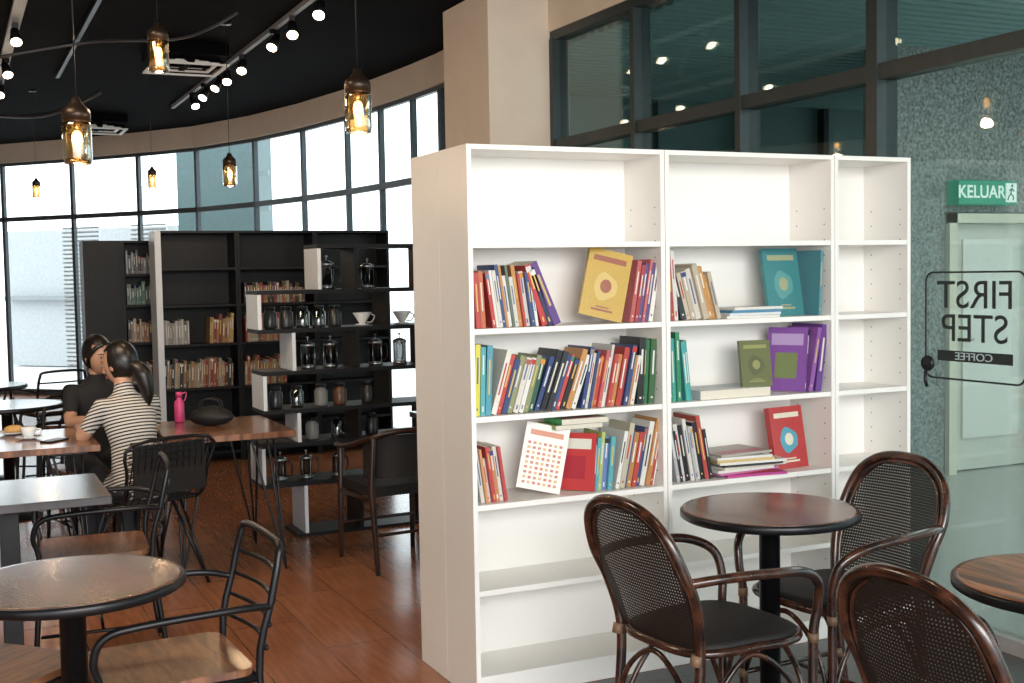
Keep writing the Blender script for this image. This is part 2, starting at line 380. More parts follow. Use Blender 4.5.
PAL=[(.80,.77,.70),(.85,.82,.76),(.80,.78,.74),(.62,.05,.04),(.55,.04,.035),(.02,.02,.025),(.03,.03,.035),(.03,.06,.22),(.72,.30,.05),(.65,.45,.10),(.06,.22,.12),(.18,.05,.20),(.42,.12,.09),(.12,.22,.32),(.60,.14,.20),(.28,.24,.20),(.72,.70,.68),(.10,.06,.045),(.85,.80,.7)]
PAGE=(.78,.72,.60)
def book(b,x,z,w,h,d,y,lean=0,col=None,yaw=0,M0=None,cover=None):
    col=col or R.choice(PAL)
    L=Matrix.Translation(Vector((x,y,z)))@Matrix.Rotation(yaw,4,'Z')@Matrix.Rotation(lean,4,'Y')
    if M0 is not None: L=M0@L
    xo=-w if lean>0 else 0
    b.box((xo,0,0),(xo+w,d,h),0,L,None,[PAGE,PAGE,col,col,PAGE,col])
    if w>.011:
        lum=sum(col)/3; k=R.random()
        c2=R.choice([(.03,.03,.04),(.5,.05,.05),(.1,.15,.3)]) if lum>.45 else R.choice([(.8,.76,.65),(.8,.8,.78),(.7,.5,.15)])
        for (s0,s1) in (((.08,.11),(.45,.82)) if k<.4 else (((.30,.80),) if k<.75 else ((.06,.14),(.60,.88)))):
            b.box((xo+w*.36,-.0008,h*s0),(xo+w*.64,.0002,h*s1),0,L,c2)
        if k>.8: b.box((xo+.0002,-.0006,h*.88),(xo+w-.0002,.0002,h*.97),0,L,R.choice(PAL))
    if cover:
        b.box((xo-.0008,d*.1,h*.72),(xo,d*.9,h*.9),0,L,cover[0]); b.box((xo-.0008,d*.22,h*.2),(xo,d*.78,h*.6),0,L,cover[1])
def row(b,x0,x1,z,lean,hm=(.19,.25),wm=(.010,.028),y=.03,dm=(.14,.19),M0=None,pal=None,vary=.03):
    x=x0
    c=math.cos(lean); last=None
    while True:
        w=R.uniform(*wm); step=w/c+.001
        if x+step>x1: break
        cc=R.choice(pal or PAL)
        if cc==last: cc=R.choice(pal or PAL)
        last=cc
        g=R.uniform(.8,1.05); m_=sum(cc)/3; cc=tuple((c_*.88+m_*.12)*g for c_ in cc)
        book(b,x+step if lean>0 else x,z,w,R.uniform(*hm),R.uniform(*dm),y+R.uniform(0,.02),lean,cc,M0=M0)
        x+=step
def flat(b,x,z,w,d,t,y,col,yaw=0,M0=None):
    L=Matrix.Translation(Vector((x,y,z)))@Matrix.Rotation(yaw,4,'Z')
    if M0 is not None: L=M0@L
    b.box((0,0,0),(w,d,t),0,L,None,[col,col,PAGE if t>.012 else col,PAGE,PAGE,col])
    b.box((w*.1,d*.1,t),(w*.9,d*.4,t+.0006),0,L,R.choice(PAL))
def upright(b,x,z,w,h,t,y,col,yaw,tilt,cover,dots=None,roll=0):
    L=Matrix.Translation(Vector((x,y,z)))@Matrix.Rotation(yaw,4,'Z')@Matrix.Rotation(roll,4,'Y')@Matrix.Rotation(-tilt,4,'X')
    if roll>0: L=L@Matrix.Translation((-w,0,0))
    b.box((0,0,0),(w,t,h),0,L,None,[PAGE,PAGE,col,PAGE,col,col])
    b.box((w*.12,-.0008,h*.82),(w*.88,0,h*.90),0,L,cover[0])
    if dots:
        for i in range(7):
            for j in range(9): b.box((w*(.10+.12*i),-.0008,h*(.08+.075*j)),(w*(.17+.12*i),0,h*(.12+.075*j)),0,L,dots[(i+j)%len(dots)])
    else:
        # cover picture: rounded emblem and title bars
        n=20; vs=[(w*(.5+.27*math.cos(2*math.pi*k/n)),-.0010,h*(.46+.20*math.sin(2*math.pi*k/n)*(1+.15*math.cos(6*math.pi*k/n)))) for k in range(n)]
        b.add([L@Vector(v) for v in vs],[tuple(range(n))],0,cover[1])
        vs=[(w*(.5+.13*math.cos(2*math.pi*k/n)),-.0016,h*(.47+.10*math.sin(2*math.pi*k/n))) for k in range(n)]
        b.add([L@Vector(v) for v in vs],[tuple(range(n))],0,cover[0])
        b.box((w*.25,-.0008,h*.10),(w*.75,0,h*.13),0,L,cover[0]); b.box((w*.35,-.0008,h*.15),(w*.65,0,h*.17),0,L,cover[0])
def rz(k): return ZB[k]+.0115
def rad(d): return math.radians(d)
def BK(fn):
    b=MB(); fn(b); return b.obj('book_row',[BOOKM],usecol=True)
W_=(.82,.80,.74)
RW=[(.62,.05,.04),(.82,.8,.74),(.03,.03,.04),(.80,.76,.66),(.60,.27,.06),(.04,.08,.25),(.5,.05,.05)]
def f(b):
    z=rz(4); row(b,.040,.10,z,rad(-3),(.20,.23),(.016,.024),pal=[(.62,.05,.04),(.65,.15,.05)]); row(b,.105,.30,z,rad(-8),(.18,.235),(.009,.018),pal=RW+[(.82,.8,.74),(.15,.2,.15)]); 
    book(b,.305,z,.022,.235,.19,.03,rad(-17),(.55,.05,.05)); book(b,.331,z,.020,.225,.19,.03,rad(-20),(.03,.04,.10)); book(b,.355,z,.03,.25,.19,.03,rad(-23),(.13,.06,.26)); 
    upright(b,.645,z,.175,.265,.028,.035,(.56,.36,.05),rad(-12),rad(8),((.32,.09,.04),(.66,.48,.14)),roll=rad(14))
    row(b,.682,.79,z,rad(10),(.22,.27),(.010,.020),pal=[(.5,.04,.05),(.12,.08,.25),(.82,.8,.74),(.6,.12,.12)])
BK(f)
def f(b):
    z=rz(3); book(b,.045,z,.02,.26,.18,.03,rad(2),(.75,.68,.1)); book(b,.066,z,.018,.25,.18,.03,rad(2),(.1,.42,.45)); book(b,.09,z,.022,.255,.18,.03,rad(3),(.1,.35,.45))
    row(b,.09,.27,z,rad(17),(.20,.25),(.012,.022),pal=RW+[(.3,.33,.15),(.03,.12,.07)]); row(b,.272,.46,z,rad(20),(.19,.24),(.012,.024),pal=RW+[(.62,.05,.04),(.02,.02,.03)])
    row(b,.462,.70,z,rad(12),(.19,.24),(.010,.020),pal=RW+[(.82,.8,.74),(.6,.1,.1)]); row(b,.71,.79,z,rad(4),(.23,.26),pal=[(.03,.25,.10),(.05,.15,.06),(.02,.02,.02),(.55,.05,.06)])
BK(f)
def f(b):
    z=rz(2); row(b,.050,.16,z,rad(-8),(.16,.23),(.008,.018),pal=[(.6,.05,.05),(.82,.8,.74),(.05,.12,.3),(.03,.03,.03),(.7,.3,.1)]); 
    upright(b,.375,z,.17,.25,.022,.05,W_,rad(-16),rad(10),((.6,.2,.1),(.75,.45,.3)),dots=[(.6,.2,.1),(.65,.4,.15),(.5,.12,.1)],roll=rad(13))
    book(b,.52,z,.022,.22,.17,.035,rad(12),(.58,.05,.05),rad(42),cover=((.8,.8,.7),(.45,.03,.05))); 
    row(b,.52,.61,z,rad(6),(.20,.25),(.010,.02),pal=[(.15,.25,.6),(.1,.5,.6),(.5,.6,.15),(.8,.78,.7)]); row(b,.61,.80,z,rad(12),(.21,.27),(.010,.022),pal=RW+[(.6,.55,.4),(.82,.8,.74)])
    flat(b,.39,z+.262,.2,.15,.02,.05,(.04,.45,.12)); flat(b,.37,z+.243,.2,.15,.016,.06,(.35,.5,.12))
BK(f)
def f(b):
    z=rz(4); row(b,.87,.92,z,rad(-4),(.25,.28),(.015,.022),pal=[(.55,.05,.05),(.8,.75,.7)]); row(b,.925,1.11,z,rad(-15),(.17,.24),(.014,.026),pal=RW+[(.65,.55,.4),(.5,.25,.08)])
    for k in range(4): flat(b,1.13+.012*k,z+k*.011,.25,.17,.010,.03,[W_,(.75,.78,.8),(.10,.28,.45),W_][k],rad(2*k-3))
    upright(b,1.385,z,.19,.285,.02,.09,(.06,.25,.27),rad(4),rad(10),((.4,.42,.25),(.12,.36,.34)))
    book(b,1.60,z,.012,.27,.18,.03,rad(3),(.1,.3,.35))
BK(f)
def f(b):
    z=rz(3); row(b,.856,.93,z,rad(-2),(.24,.28),(.014,.022),pal=[(.03,.3,.14),(.05,.40,.40),(.1,.35,.1)]); row(b,.935,.985,z,rad(-6),(.22,.25),(.012,.02),pal=[(.05,.4,.38),(.6,.65,.55)])
    flat(b,1.0,z,.34,.2,.035,.03,(.55,.62,.64)); 
    upright(b,1.225,z+.036,.14,.19,.018,.06,(.13,.14,.04),rad(-6),rad(8),((.3,.3,.1),(.09,.10,.03)))
    book(b,1.52,z,.022,.27,.17,.03,rad(13),(.24,.09,.36),rad(34),cover=((.5,.35,.6),(.20,.25,.10))); book(b,1.555,z,.02,.27,.2,.03,rad(11),(.28,.10,.38)); book(b,1.60,z,.03,.28,.2,.03,rad(8),(.15,.05,.28))
BK(f)
def f(b):
    z=rz(2); row(b,.89,1.07,z,rad(-10),(.20,.27),(.012,.020),pal=[W_,(.03,.03,.04),W_,(.02,.02,.03),(.6,.08,.06),(.5,.5,.5)])
    for k in range(9): flat(b,1.09+R.uniform(-.03,.03),z+k*.0105,.31+R.uniform(-.06,.02),.2,.010,.02,[(.55,.06,.30),(.6,.2,.4),W_,(.75,.7,.6),(.05,.05,.05),W_,(.7,.5,.2),W_,(.45,.4,.35)][k],rad(R.uniform(-9,9)))
    upright(b,1.40,z,.19,.26,.028,.07,(.50,.05,.05),rad(8),rad(10),((.8,.75,.6),(.1,.38,.50)))
BK(f)

# ------------------------------------------------------------------ furniture
def rattan_chair(M):
    b=MB()
    half=[(-.195,-.25,0),(-.195,-.215,.25),(-.20,-.205,.44),(-.222,-.235,.58),(-.230,-.285,.69),(-.195,-.325,.80),(-.11,-.345,.86),(0,-.35,.875)]
    full=spline(half+[(-x,y,z) for x,y,z in half[::-1]][1:],6)
    b.tube(full,.0165,0,10)
    inn=[(x*.88,y+.006,z-.02 if z>.5 else z) for x,y,z in half[2:]]
    fi=spline(inn+[(-x,y,z) for x,y,z in inn[::-1]][1:],6); b.tube(fi,.008,0,8)
    nz,nx=14,10; vs=[];
    hw=lambda z:(.20+.030*min(1,(z-.44)/.20)) if z<.69 else .230*math.sqrt(max(0,1-((z-.69)/.185)**2.2))
    for i in range(nz+1):
        z=.45+.41*i/nz; w=hw(z)*.95; yb=-.205-.14*((z-.44)/.43)
        for j in range(nx+1):
            s=-1+2*j/nx; vs.append((w*s,yb-.025*(1-s*s),z))
    fs=[(i*(nx+1)+j,i*(nx+1)+j+1,(i+1)*(nx+1)+j+1,(i+1)*(nx+1)+j) for i in range(nz) for j in range(nx)]
    b.add(vs,fs,1,None,True)
    out=[]
    for k in range(40):
        a=2*math.pi*k/40; ca,sa=math.cos(a),math.sin(a); e=.55
        out.append(Vector((.225*math.copysign(abs(ca)**e,ca)*(1 if sa>0 else .93),.225*math.copysign(abs(sa)**e,sa),0)))
    n=40
    vs=[o+Vector((0,0,.425)) for o in out]+[o+Vector((0,0,.45)) for o in out]+[o*.9+Vector((0,0,.458)) for o in out]+[Vector((0,0,.45))]
    fs=[tuple(range(n))[::-1]]+[(i,(i+1)%n,n+(i+1)%n,n+i) for i in range(n)]+[(n+i,n+(i+1)%n,2*n+(i+1)%n,2*n+i) for i in range(n)]+[(2*n+i,2*n+(i+1)%n,3*n) for i in range(n)]
    b.add(vs,fs,2,None,True)
    b.tube([o*1.02+Vector((0,0,.43)) for o in out],.014,0,8,closed=True)
    for sgn in (-1,1):
        arm=[(sgn*.228,-.270,.66),(sgn*.265,-.16,.67),(sgn*.28,.0,.665),(sgn*.27,.13,.65),(sgn*.245,.215,.605),(sgn*.225,.235,.52),(sgn*.215,.225,.40),(sgn*.215,.225,0)]
        b.tube(spline(arm,5),.0155,0,10)
        b.tube(spline([(sgn*.21,.22,.14),(sgn*.20,.14,.30),(sgn*.19,.0,.40),(sgn*.19,-.13,.30),(sgn*.195,-.22,.14)],6),.009,0,8)
        b.tube([(sgn*.213,.225,.13),(sgn*.197,-.225,.13)],.010,0,8)
        for z in (.13,.42): 
            b.tube([(sgn*.215,.226,z-.015),(sgn*.215,.226,z+.015)],.0172,3,8); b.tube([(sgn*.196,-.222,z-.015),(sgn*.197,-.214,z+.015)],.0180,3,8)
    b.tube([(-.206,0,.13),(.206,0,.13)],.009,0,8)
    for yy in (.225,-.222): b.tube(spline([(-.205,yy,.14),(-.14,yy,.31),(0,yy,.40),(.14,yy,.31),(.205,yy,.14)],6),.009,0,8)
    return b.obj('rattan_armchair',[RATT,RMESH,RSEAT,BAND],M=M)
def metal_chair(M,arms=True,name='metal_chair',seatm=None):
    b=MB()
    hoop=[(-.2,-.27,0),(-.2,-.22,.44),(-.205,-.26,.65),(-.195,-.285,.76),(-.15,-.295,.80),(.15,-.295,.80),(.195,-.285,.76),(.205,-.26,.65),(.2,-.22,.44),(.2,-.27,0)]
    b.tube(spline(hoop,4),.0115,0,8)
    for i,z in enumerate((.51,.575,.64,.71)):
        y=-.22-.065*(z-.44)/.36; b.tube(spline([(-.2,y-.01,z),(0,y-.04,z),(.2,y-.01,z)],5),.007,0,6)
    b.tube([(-.2,.2,.43),(.2,.2,.43)],.011,0,8); b.tube([(-.2,-.21,.43),(.2,-.21,.43)],.011,0,8)
    for s in (-1,1):
        b.tube([(s*.2,-.21,.43),(s*.2,.2,.43)],.011,0,8)
        b.tube([(s*.205,.215,.15),(s*.2,-.255,.15)],.007,0,6)
        if arms: b.tube(spline([(s*.205,-.255,.63),(s*.245,-.15,.645),(s*.25,.1,.64),(s*.24,.2,.62),(s*.225,.23,.55),(s*.21,.21,.43),(s*.21,.24,0)],5),.011,0,8)
        else: b.tube([(s*.2,.2,.44),(s*.21,.24,0)],.011,0,8)
    b.tube([(-.2,-.02,.15),(.2,-.02,.15)],.007,0,6)
    out=[]
    for (sx,sy,a0) in ((1,1,0),(-1,1,90),(-1,-1,180),(1,-1,270)):
        for k in range(5):
            a=math.radians(a0+k*22.5); out.append((sx*.16+.05*math.cos(a),sy*.16+.05*math.sin(a)))
    n=len(out); vs=[(x,y,.442) for x,y in out]+[(x,y,.462) for x,y in out]
    b.add(vs,[tuple(range(n))[::-1],tuple(range(n,2*n))]+[(i,(i+1)%n,n+(i+1)%n,n+i) for i in range(n)],1)
    return b.obj(name,[METAL,seatm or SEATW],M=M)
def wire_chair(M):
    b=MB()
    for k in range(13):
        s=-1+2*k/12
        b.tube(spline([(s*.19,.21,.455),(s*.21,.0,.44),(s*.21,-.17,.45),(s*.215,-.235,.54),(s*.21,-.275,.68),(s*.20,-.285,.76)],5),.0035,0,5)
    for k in range(9):
        z=.50+.27*k/8; y=-.215-.075*(z-.5)/.3; b.tube(spline([(-.215,y+.02,z),(0,y-.02,z),(.215,y+.02,z)],5),.0035,0,5)
    for k in range(9):
        y=-.18+.38*k/8; b.tube([(-.205,y,.445),(.205,y,.445)],.0035,0,5)
    b.tube(spline([(-.2,.215,.455),(-.215,0,.445),(-.22,-.18,.46),(-.225,-.24,.6),(-.215,-.28,.76),(.215,-.28,.76),(.225,-.24,.6),(.22,-.18,.46),(.215,0,.445),(.2,.215,.455)],4,True),.009,0,8)
    for sx in (-1,1):
        for sy in (-1,1):
            b.tube([(sx*.10,sy*.1,.44),(sx*.22,sy*.23,0)],.008,0,8)
            b.tube([(sx*.17,sy*.06,.44),(sx*.22,sy*.23,0)],.008,0,8)
    b.box((-.19,-.18,.447),(.19,.2,.457),1)
    b.box((-.2,-.262,.50),(.2,-.252,.75),2)
    return b.obj('wire_chair',[METAL,BLACKLAM,RMESH],M=M)
def wood_armchair(M):
    b=MB()
    for s in (-1,1):
        b.tube([(s*.22,.24,0),(s*.215,.22,.62)],[.014,.02],0,8); b.tube([(s*.22,-.26,0),(s*.22,-.2,.45),(s*.22,-.24,.72)],[.014,.02,.016],0,8)
        b.tube([(s*.218,.22,.38),(s*.22,-.21,.38)],.014,0,8)
    b.tube(spline([(-.225,.25,.63),(-.25,.05,.65),(-.24,-.18,.70),(-.14,-.28,.745),(0,-.30,.75),(.14,-.28,.745),(.24,-.18,.70),(.25,.05,.65),(.225,.25,.63)],6),.02,0,10,flat=.8)
    vs=[];nx=12
    for i in range(4):
        z=.50+.075*i
        for j in range(nx+1):
            a=math.pi*(.06+.88*j/nx); vs.append((-.24*math.cos(a),-.10-.185*math.sin(a),z))
    b.add(vs,[(i*13+j,i*13+j+1,(i+1)*13+j+1,(i+1)*13+j) for i in range(3) for j in range(12)],1,None,True)
    b.box((-.215,-.21,.40),(.215,.23,.455),1)
    b.tube([(-.218,.22,.2),(.218,.22,.2)],.009,0); b.tube([(-.22,-.22,.2),(.22,-.22,.2)],.009,0)
    return b.obj('wooden_armchair',[wood('walnut',(.016,.007,.005),(.04,.016,.01),.35,(8,8,3)),RSEAT],M=M,bevel=.004)
def round_table(M,r=.3,top=None,rim=None):
    b=MB()
    b.lathe([(0,.72),(r-.01,.72),(r,.726),(r,.744),(r-.006,.75)],mat=1,seg=64)
    b.lathe([(r-.006,.7502),(r-.02,.7505),(0,.7506)],mat=0,seg=64)
    b.lathe([(.035,.03),(.035,.70),(.09,.705),(.09,.72)],mat=1)
    b.lathe([(.19,0),(.2,.006),(.2,.014),(.06,.03),(.036,.05)],mat=1,seg=40)
    for k in range(4):
        b.box((0,-.015,.70),(.2,.015,.719),1,Matrix.Rotation(k*math.pi/2+.4,4,'Z'))
    return b.obj('round_table',[top or TOPW,METAL],M=M)
def rect_table(M,w,d,top,legs='column'):
    b=MB(); b.box((-w/2,-d/2,.718),(w/2,d/2,.75),0)
    if legs=='column':
        b.box((-.035,-.035,.02),(.035,.035,.72),1); b.box((-.22,-.22,0),(.22,.22,.012),1); b.box((-.2,-.03,.695),(.2,.03,.718),1); b.box((-.03,-.2,.695),(.03,.2,.718),1)
    else:
        for sx in (-1,1):
            for sy in (-1,1):
                x,y=sx*(w/2-.12),sy*(d/2-.1); x2,y2=sx*(w/2-.06),sy*(d/2-.05)
                b.tube([(x-sx*.1,y,.718),(x2,y2,.01),(x2,y2,.004),(x+sx*.05,y-sy*.12,.718)],.007,1,6)
                b.tube([(x,y-sy*.05,.718),(x2,y2,.005)],.007,1,6)
                b.box((x-.12,y-.1,.71),(x+.06,y+.06,.718),1)
    return b.obj('dining_table' if legs!='column' else 'square_table',[top,METAL],M=M,bevel=.003)
E1=(.905,.425)
round_table(PM(.86,4.02,*E1))
rattan_chair(PM(.61,3.72,.86,.50))
rattan_chair(PM(1.105,4.12,-.86,-.50))
round_table(PM(1.43,3.03,*E1),top=wood('warm_table_wood',(.12,.038,.015),(.48,.18,.07),.28,(1.5,12,1),.35))
rattan_chair(PM(1.16,2.80,.88,.47))
round_table(PM(-1.21,3.22,*E1))
metal_chair(PM(-1.02,3.41,-.88,-.47))
metal_chair(PM(-1.52,3.36,.8,-.3),arms=False)
rect_table(PM(-1.96,4.6,-.425,.905),.7,.6,TOPD)
metal_chair(PM(-1.76,4.95,-.93,-.36))
TR=(-1.07-.905*.42-.425*.40, 6.35-.425*.42+.905*.40)
rect_table(PM(TR[0],TR[1],-.425,.905),.66,.80,TABW,'hairpin')
c=(-2.02-.905*.75-.425*.40, 5.90-.425*.75+.905*.40)
rect_table(PM(c[0],c[1],-.425,.905),1.45,.80,TABW,'hairpin')
wood_armchair(PM(-.66,6.50,-.5,.85)); rect_table(PM(-.22,6.95,-.425,.905),.6,.6,TOPD)
round_table(PM(-3.35,7.9,1,0),.36,TOPD); round_table(PM(-4.2,9.4,1,0),.36,TOPD)
metal_chair(PM(-3.55,9.3,-1,.1)); metal_chair(PM(-3.25,8.6,-.8,-.6)); metal_chair(PM(-4.9,10.8,1,0)); metal_chair(PM(-2.9,8.0,-1,.0)); metal_chair(PM(-4.0,10.3,-.7,.7))

zbk=[.08,.30,.63,1.0,1.33,1.64]
BX=.07
for (x0,x1) in ((-.19,.49),(.492,1.17),(1.172,1.85)):
    x0+=BX; x1+=BX
    b=MB(); t=.02
    b.box((x0,6.3,0),(x0+t,6.6,1.96),1 if x0<0 else 0); b.box((x1-t,6.3,0),(x1,6.6,1.96)); b.box((x0+t,6.3,1.94),(x1-t,6.6,1.96)); b.box((x0+t,6.59,0),(x1-t,6.6,1.94))
    if x0<0: b.box((x0-.001,6.285,0),(x0+.05,6.2995,1.96),1)
    for z in zbk: b.box((x0+t,6.303,z-.01),(x1-t,6.59,z+.01))
    b.obj('black_bookcase',[BLACKLAM,PALE],bevel=.001)
def brow(x0,x1,z,n=0,y=6.33,pal=None,hm=(.19,.25)):
    b=MB(); row(b,x0,x1,z,rad(n),hm,(.012,.03),y,pal=pal); b.obj('book_row',[BOOKM],usecol=True)
WP=[(.40,.12,.04),(.35,.20,.08),(.4,.30,.2),(.30,.05,.03),(.40,.36,.28),(.10,.05,.03),(.03,.03,.03)]
brow(-.15+BX,.10+BX,1.011,0,pal=[(.45,.45,.42),(.3,.3,.28),(.5,.48,.42)],hm=(.17,.21)); brow(.24+BX,.45+BX,1.011,3,pal=[(.5,.35,.10),(.4,.22,.06),(.3,.05,.04)]); brow(-.15+BX,.44+BX,.641,3,pal=WP)
brow(.53+BX,.9+BX,.641,2,pal=WP); brow(.55+BX,1.1+BX,1.341,0,pal=WP,hm=(.12,.2)); brow(.55+BX,.9+BX,1.011,0,pal=WP)
p=W(-3.66,10.3); b=MB(); x,y=p.x,p.y
b.box((x,y,0),(x+.34,y+.3,1.90)); b.box((x+.60,y,0),(x+.62,y+.3,1.90),1); b.box((x+.34,y+.28,0),(x+.6,y+.3,1.9)); b.box((x+.34,y,1.88),(x+.6,y+.28,1.9))
for z in zbk[:-1]+[1.6]: b.box((x+.34,y+.003,z-.01),(x+.6,y+.28,z+.01))
b.obj('black_bookcase',[BLACKLAM,PALE],bevel=.001)
for z,pl in ((1.011,WP+[(.5,.2,.25)]),(1.341,[(.06,.2,.1),(.06,.1,.15),(.2,.2,.2)]),(1.611,[(.03,.03,.03),(.15,.1,.08),(.3,.3,.3)]),(.641,WP)):
    brow(x+.355,x+.59,z,0,y+.03,pl,(.14,.21))

ox,oy=-.041,3.057; dz=[1.74,1.47,1.24,.99,.76,.56,.32,.0]
b=MB(); st=[.368,0,.20,.02,.22,0,.25]; RE=1.30
for i,z in enumerate(dz[:-1]):
    s0=min(st[i],st[i-1] if i else 9)
    b.box((ox+s0,oy,z-.012),(ox+RE,oy+.30,z+.012),0)
b.box((ox+.2,oy,0),(ox+RE,oy+.3,.02))
for i in range(7):
    z0,z1=dz[i+1]+(.012 if i<6 else .02),dz[i]-.012
    b.box((ox+st[i],oy+.002,z0),(ox+st[i]+.022,oy+.298,z1),1)
    for s in ((.80,) if i%2 else (.60,1.05)): b.box((ox+s,oy+.01,z0),(ox+s+.02,oy+.29,z1),0)
    b.box((ox+RE-.02,oy+.01,z0),(ox+RE,oy+.29,z1),0)
b.obj('staggered_display_shelf',[BLACKLAM,PALE],bevel=.001)
def press(x,z,k=1.0):
    b=MB(); b.lathe([(0,0),(.045,0),(.045,.15),(.048,.155)],mat=0,seg=20); b.lathe([(.048,.15),(.048,.165),(.02,.18),(0,.182)],mat=1,seg=20); b.lathe([(.047,0),(.048,.012),(.047,.02)],mat=1,seg=20)
    b.tube([(0,0,.18),(0,0,.205)],.003,1,6); b.ell((0,0,.21),(.01,.01,.008),1,8,6); b.tube(spline([(.045,0,.14),(.085,0,.135),(.088,0,.05),(.045,0,.03)],5),.006,2,6)
    for a in range(4): b.tube([(.046*math.cos(a*1.57+.7),.046*math.sin(a*1.57+.7),0),(.046*math.cos(a*1.57+.7),.046*math.sin(a*1.57+.7),.15)],.0025,1,5)
    b.obj('french_press',[GL_J,STEEL,METAL],M=Matrix.Translation((x,oy+.13,z))@Matrix.Rotation(R.uniform(-1,1),4,'Z')@Matrix.Scale(k,4))
def dripper(x,z):
    b=MB(); b.lathe([(.02,0),(.045,.002),(.045,.008),(.018,.012),(.06,.08),(.058,.08),(.016,.014)],mat=0,seg=24); b.tube(spline([(.05,0,.07),(.08,0,.055),(.06,0,.02),(.03,0,.02)],5),.004,0,6)
    b.obj('coffee_dripper',[PALE],M=Matrix.Translation((x,oy+.13,z)))
def jar(x,z,m):
    b=MB(); b.lathe([(0,0),(.038,0),(.04,.01),(.04,.09),(.028,.105),(.028,.115)],mat=0,seg=20); b.lathe([(.031,.112),(.031,.13),(0,.13)],mat=1,seg=20)
    b.obj('coffee_canister',[m,METAL],M=Matrix.Translation((x,oy+.12,z)))
TINS=[mat('tin_amber',(.12,.05,.025),.3),GL_J,mat('tin_black',(.02,.02,.022),.3),GL_J,mat('tin_grey',(.2,.2,.19),.4)]
for s in (.46,): press(ox+s,1.4825,.95)
press(ox+.72,1.4825,.85)
for s in (.1,.2,.3,.4,.5): jar(ox+s,1.2525,R.choice(TINS))
dripper(ox+.68,1.2525); dripper(ox+.94,1.2525)
for s in (.33,.47,.76,.92): press(ox+s,1.0025,.9)
for s in (.12,.25,.4,.52,.70): jar(ox+s,.7725,R.choice(TINS))
for s in (.34,.5,.72): jar(ox+s,.5725,R.choice(TINS))
for s in (.14,.3,.5): press(ox+s,.3325,.8)

# ------------------------------------------------------------------ pendants, track, diffusers
BULB=mat('bulb',(1,.7,.35),.3,emit=(1,.60,.28),es=12)
COPPER=mat('aged_brass',(.06,.04,.028),.35,metal=.7)
def pendant(X,Y,z,k=1.0,w=12):
    b=MB(); c=W(X,Y,z)
    b.lathe([(0,.12),(.016,.12),(.022,.10),(.034,.085),(.052,.07),(.057,.055),(.057,.02)],mat=0,seg=24)
    b.lathe([(.055,.02),(.058,.0),(.058,-.13),(.053,-.155),(.050,-.155),(.055,-.13),(.055,.0),(.052,.02)],mat=1,seg=24)
    b.ell((0,0,-.05),(.022,.022,.034),2,12,8); b.tube([(0,0,-.01),(0,0,.06)],.014,0,8)
    b.tube([(0,0,.12),(0,0,(ZC-z)/k)],.0028,3,6); b.lathe([(.05,(ZC-z)/k-.02),(.05,(ZC-z)/k)],mat=3,seg=16)
    b.obj('pendant_lamp',[COPPER,GL_L,BULB,METAL],M=Matrix.Translation(c)@Matrix.Scale(k,4))
    l=bpy.data.lights.new('pendant_glow','POINT'); l.energy=w; l.color=(1,.68,.40); l.shadow_soft_size=.03
    o=bpy.data.objects.new('pendant_glow',l); COL.objects.link(o); o.location=c+Vector((0,0,-.21*k))
pendant(-.68,5.5,2.37,1.05); pendant(-1.96,5.5,2.26,1.1); pendant(-1.75,6.1,2.74,.9); pendant(-2.08,9.0,2.38,.9); pendant(-3.25,11,2.5,.7,4); pendant(-4.7,12,2.5,.7,4); pendant(-3.9,8.2,2.75,.7,5)
pendant(.60,2.9,2.75,1.0)
pendant(-.3,1.3,2.6,1.0)
def spot(x,y,z=ZC-.12,rz_=0):
    b=MB(); b.box((-.02,-.04,.05),(.02,.04,.085),0); b.tube([(0,0,.05),(0,0,0)],.008,0,6)
    Mx=Matrix.Rotation(-.7,4,'X'); b.lathe([(.0,.06),(.03,.055),(.034,.0),(.045,-.07),(.04,-.07)],M=Mx,mat=0,seg=20); b.lathe([(0,-.074),(.038,-.074),(.038,-.071)],M=Mx,mat=1,seg=20)
    b.obj('track_spotlight',[METAL,mat('spot_lens',(1,.8,.5),.3,emit=(1,.78,.52),es=16)],M=Matrix.Translation((x,y,z))@Matrix.Rotation(rz_,4,'Z'))
def track(X,Y,L,spots,name='lighting_track',m=METAL,t=.03):
    p=W(X,Y); b=MB(); b.box((p.x-t/2,p.y,ZC-.035),(p.x+t/2,p.y+L,ZC-.001)); b.obj(name,[m])
    for s in spots: spot(p.x,p.y+s,rz_=R.uniform(-.9,.3))
CGR=mat('grey_conduit',(.30,.30,.32),.5)
track(-1.02,7.6,6.2,(.5,1.2,1.7,2.8,3.4,3.8,4.4,5.0),m=CGR,t=.035); track(-2.9,7.4,6,(1.5,3.0,4.2),'cable_tray',CGR,.08); track(-2.0,6.6,5,(.4,),m=METAL,t=.03)
b=MB()
def cp(X,Y,z): return W(X,Y,z)
b.tube(spline([cp(-4.6,10,3.3),cp(-3.9,9.2,3.25),cp(-3.2,9.4,3.40),cp(-2.4,9.0,3.34),cp(-1.9,8.6,3.43)],8),.012,0,8)
b.tube(spline([cp(-5.5,12.5,3.3),cp(-4.6,12.0,3.2),cp(-3.9,11.6,3.35)],8),.02,0,8)
b.obj('flexible_conduit',[mat('duct_dark',(.08,.08,.085),.4,metal=.5)])
